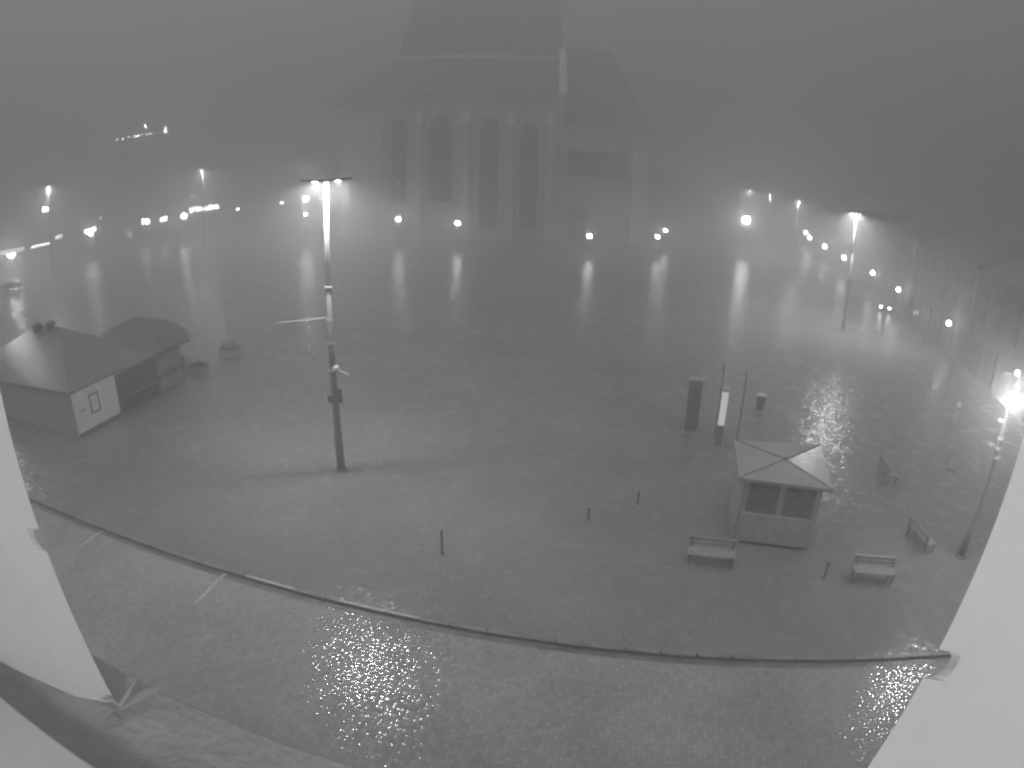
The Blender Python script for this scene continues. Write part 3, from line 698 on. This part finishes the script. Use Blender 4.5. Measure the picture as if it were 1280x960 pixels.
MB().box(-.3, .3, -.2, .2, 0, .1).build('plinth', M['dark'], t); MB().box(-.28, .28, -.18, .18, .1, .95).build('body', M['wallg'], t, bevel=.015); MB().box(-.24, .24, -.195, -.183, .15, .9).build('door', M['conc'], t)

# ------------------------------------------------------------------ cars
def car(m, lit=False):
    t = thing('parked_car', 'x', 'car')
    prof = [(-2.1, .35), (-2.15, .75), (-1.95, .95), (-1.45, 1.02), (-.85, 1.42), (.45, 1.45), (1.15, 1.02), (1.95, .86), (2.15, .68), (2.12, .35)]
    mb = MB(); n = len(prof); secs = []
    for yy, sc in ((-.86, .93), (-.80, 1), (.80, 1), (.86, .93)):
        secs.append([(x, yy if z < 1.1 else yy * .82, .35 + (z - .35) * (sc if z < 1.1 else 1)) for x, z in prof])
    vs = [v for s in secs for v in s]; fs = []
    for j in range(3):
        for k in range(n): fs.append((j * n + k, j * n + (k + 1) % n, (j + 1) * n + (k + 1) % n, (j + 1) * n + k))
    fs += [tuple(range(n))[::-1], tuple(range(3 * n, 4 * n))]
    mb.add(vs, fs).build('body', m, t, False)
    gw = MB()
    for s in (-1, 1): gw.prism([(-1.3, s * .80, 1.05), (1.0, s * .80, 1.05), (.42, s * .725, 1.38), (-.8, s * .725, 1.38)], (0, s * .03, 0))
    gw.prism([(1.13, -.66, 1.07), (1.13, .66, 1.07), (.5, .6, 1.43), (.5, -.6, 1.43)], (.02, 0, .02))
    gw.prism([(-1.42, -.66, 1.06), (-1.42, .66, 1.06), (-.88, .6, 1.41), (-.88, -.6, 1.41)], (-.02, 0, .02))
    gw.build('windows', M['glass'], t)
    for x in (-1.35, 1.35):
        for s in (-1, 1):
            w = MB().tube((x, s * .66, .33), (x, s * .88, .33), .33, n=18).build('wheel', M['tyre'], t)
            MB().tube((x, s * .881, .33), (x, s * .90, .33), .19, n=12).build('rim', M['steel'], w)
    for s in (-1, 1):
        if lit: MB().ball((2.14, s * .6, .66), .21, 8, .8).build('headlight', glow('headlight', 22), t)
        else: MB().box(2.10, 2.16, s * .6 - .16, s * .6 + .16, .58, .72).build('headlight', M['steel'], t)
    return t
def car_at(o, x, y, rz, label): 
    p = on_level(x, y); return place(o, (p.x, p.y, -.0), rz, label)
cl = car(M['car'], True); p = on_level(1107, 388); hd = math.atan2(-p.y, -p.x); car_at(cl, 1107, 388, hd - .05, 'car facing the window with both headlights lit, right of the square')
c0 = car(M['car']); car_at(c0, 14, 362, .2, 'dark car parked at the left edge under the bright lamp')
cs = car(M['carl']); car_at(cs, 1067, 352, -1.9, 'silver car with a shining roof below the nearest far street lamp')
for (x, y, lb) in ((1102, 366, 'first dark car right of the silver one, parked at the right-hand houses'), (1136, 392, 'second dark car at the right-hand houses, beside the lit pillar'), (1172, 424, 'dark car parked nearest the window in the right-hand row'), (1040, 330, 'farthest dark car parked before the right-hand houses')):
    car_at(copy_tree(c0), x, y, ANG, lb)

# ------------------------------------------------------------------ air
hz = MB().box(-345, 345, -28, 445, -1.2, 64).build('haze', bpy.data.materials.new('haze'), None, kind='stuff')
hm = hz.data.materials[0]; hm.use_nodes = True; nt = hm.node_tree; nt.nodes.clear()
pv = nt.nodes.new('ShaderNodeVolumePrincipled'); pv.inputs['Density'].default_value = .0165; pv.inputs['Anisotropy'].default_value = .72
pv.inputs['Color'].default_value = (.93, .93, .93, 1)
oo = nt.nodes.new('ShaderNodeOutputMaterial'); nt.links.new(pv.outputs[0], oo.inputs['Volume'])
hz.display_type = 'WIRE'

# ------------------------------------------------------------------ sky glow over the town
w = bpy.data.worlds.new('World'); S.world = w; w.use_nodes = True; nt = w.node_tree
bg = nt.nodes['Background']; sky = nt.nodes.new('ShaderNodeTexSky'); sky.sky_type = 'NISHITA'; sky.sun_disc = False
sky.sun_elevation = math.radians(62); sky.sun_rotation = math.radians(-20)
bw = nt.nodes.new('ShaderNodeRGBToBW'); nt.links.new(sky.outputs[0], bw.inputs[0]); nt.links.new(bw.outputs[0], bg.inputs['Color']); bg.inputs['Strength'].default_value = .053
sd = bpy.data.lights.new('sky_glow', 'SUN'); sd.energy = 1.2; sd.angle = math.radians(70)
so = bpy.data.objects.new('sky_glow', sd); C.objects.link(so); so.rotation_euler = (math.radians(24), math.radians(-6), 0)

S.view_settings.view_transform = 'Standard'; S.view_settings.look = 'None'; S.view_settings.exposure = .22; S.view_settings.gamma = 1
S.render.engine = 'CYCLES'
cy = S.cycles; cy.use_denoising = True; cy.denoiser = 'OPENIMAGEDENOISE'
cy.volume_bounces = 2; cy.max_bounces = 6; cy.diffuse_bounces = 2; cy.glossy_bounces = 3; cy.transparent_max_bounces = 4
cy.sample_clamp_indirect = 3; cy.sample_clamp_direct = 0; cy.caustics_reflective = False; cy.caustics_refractive = False
cy.use_light_tree = True
cy.pixel_filter_type = 'BLACKMAN_HARRIS'; cy.filter_width = 2.3
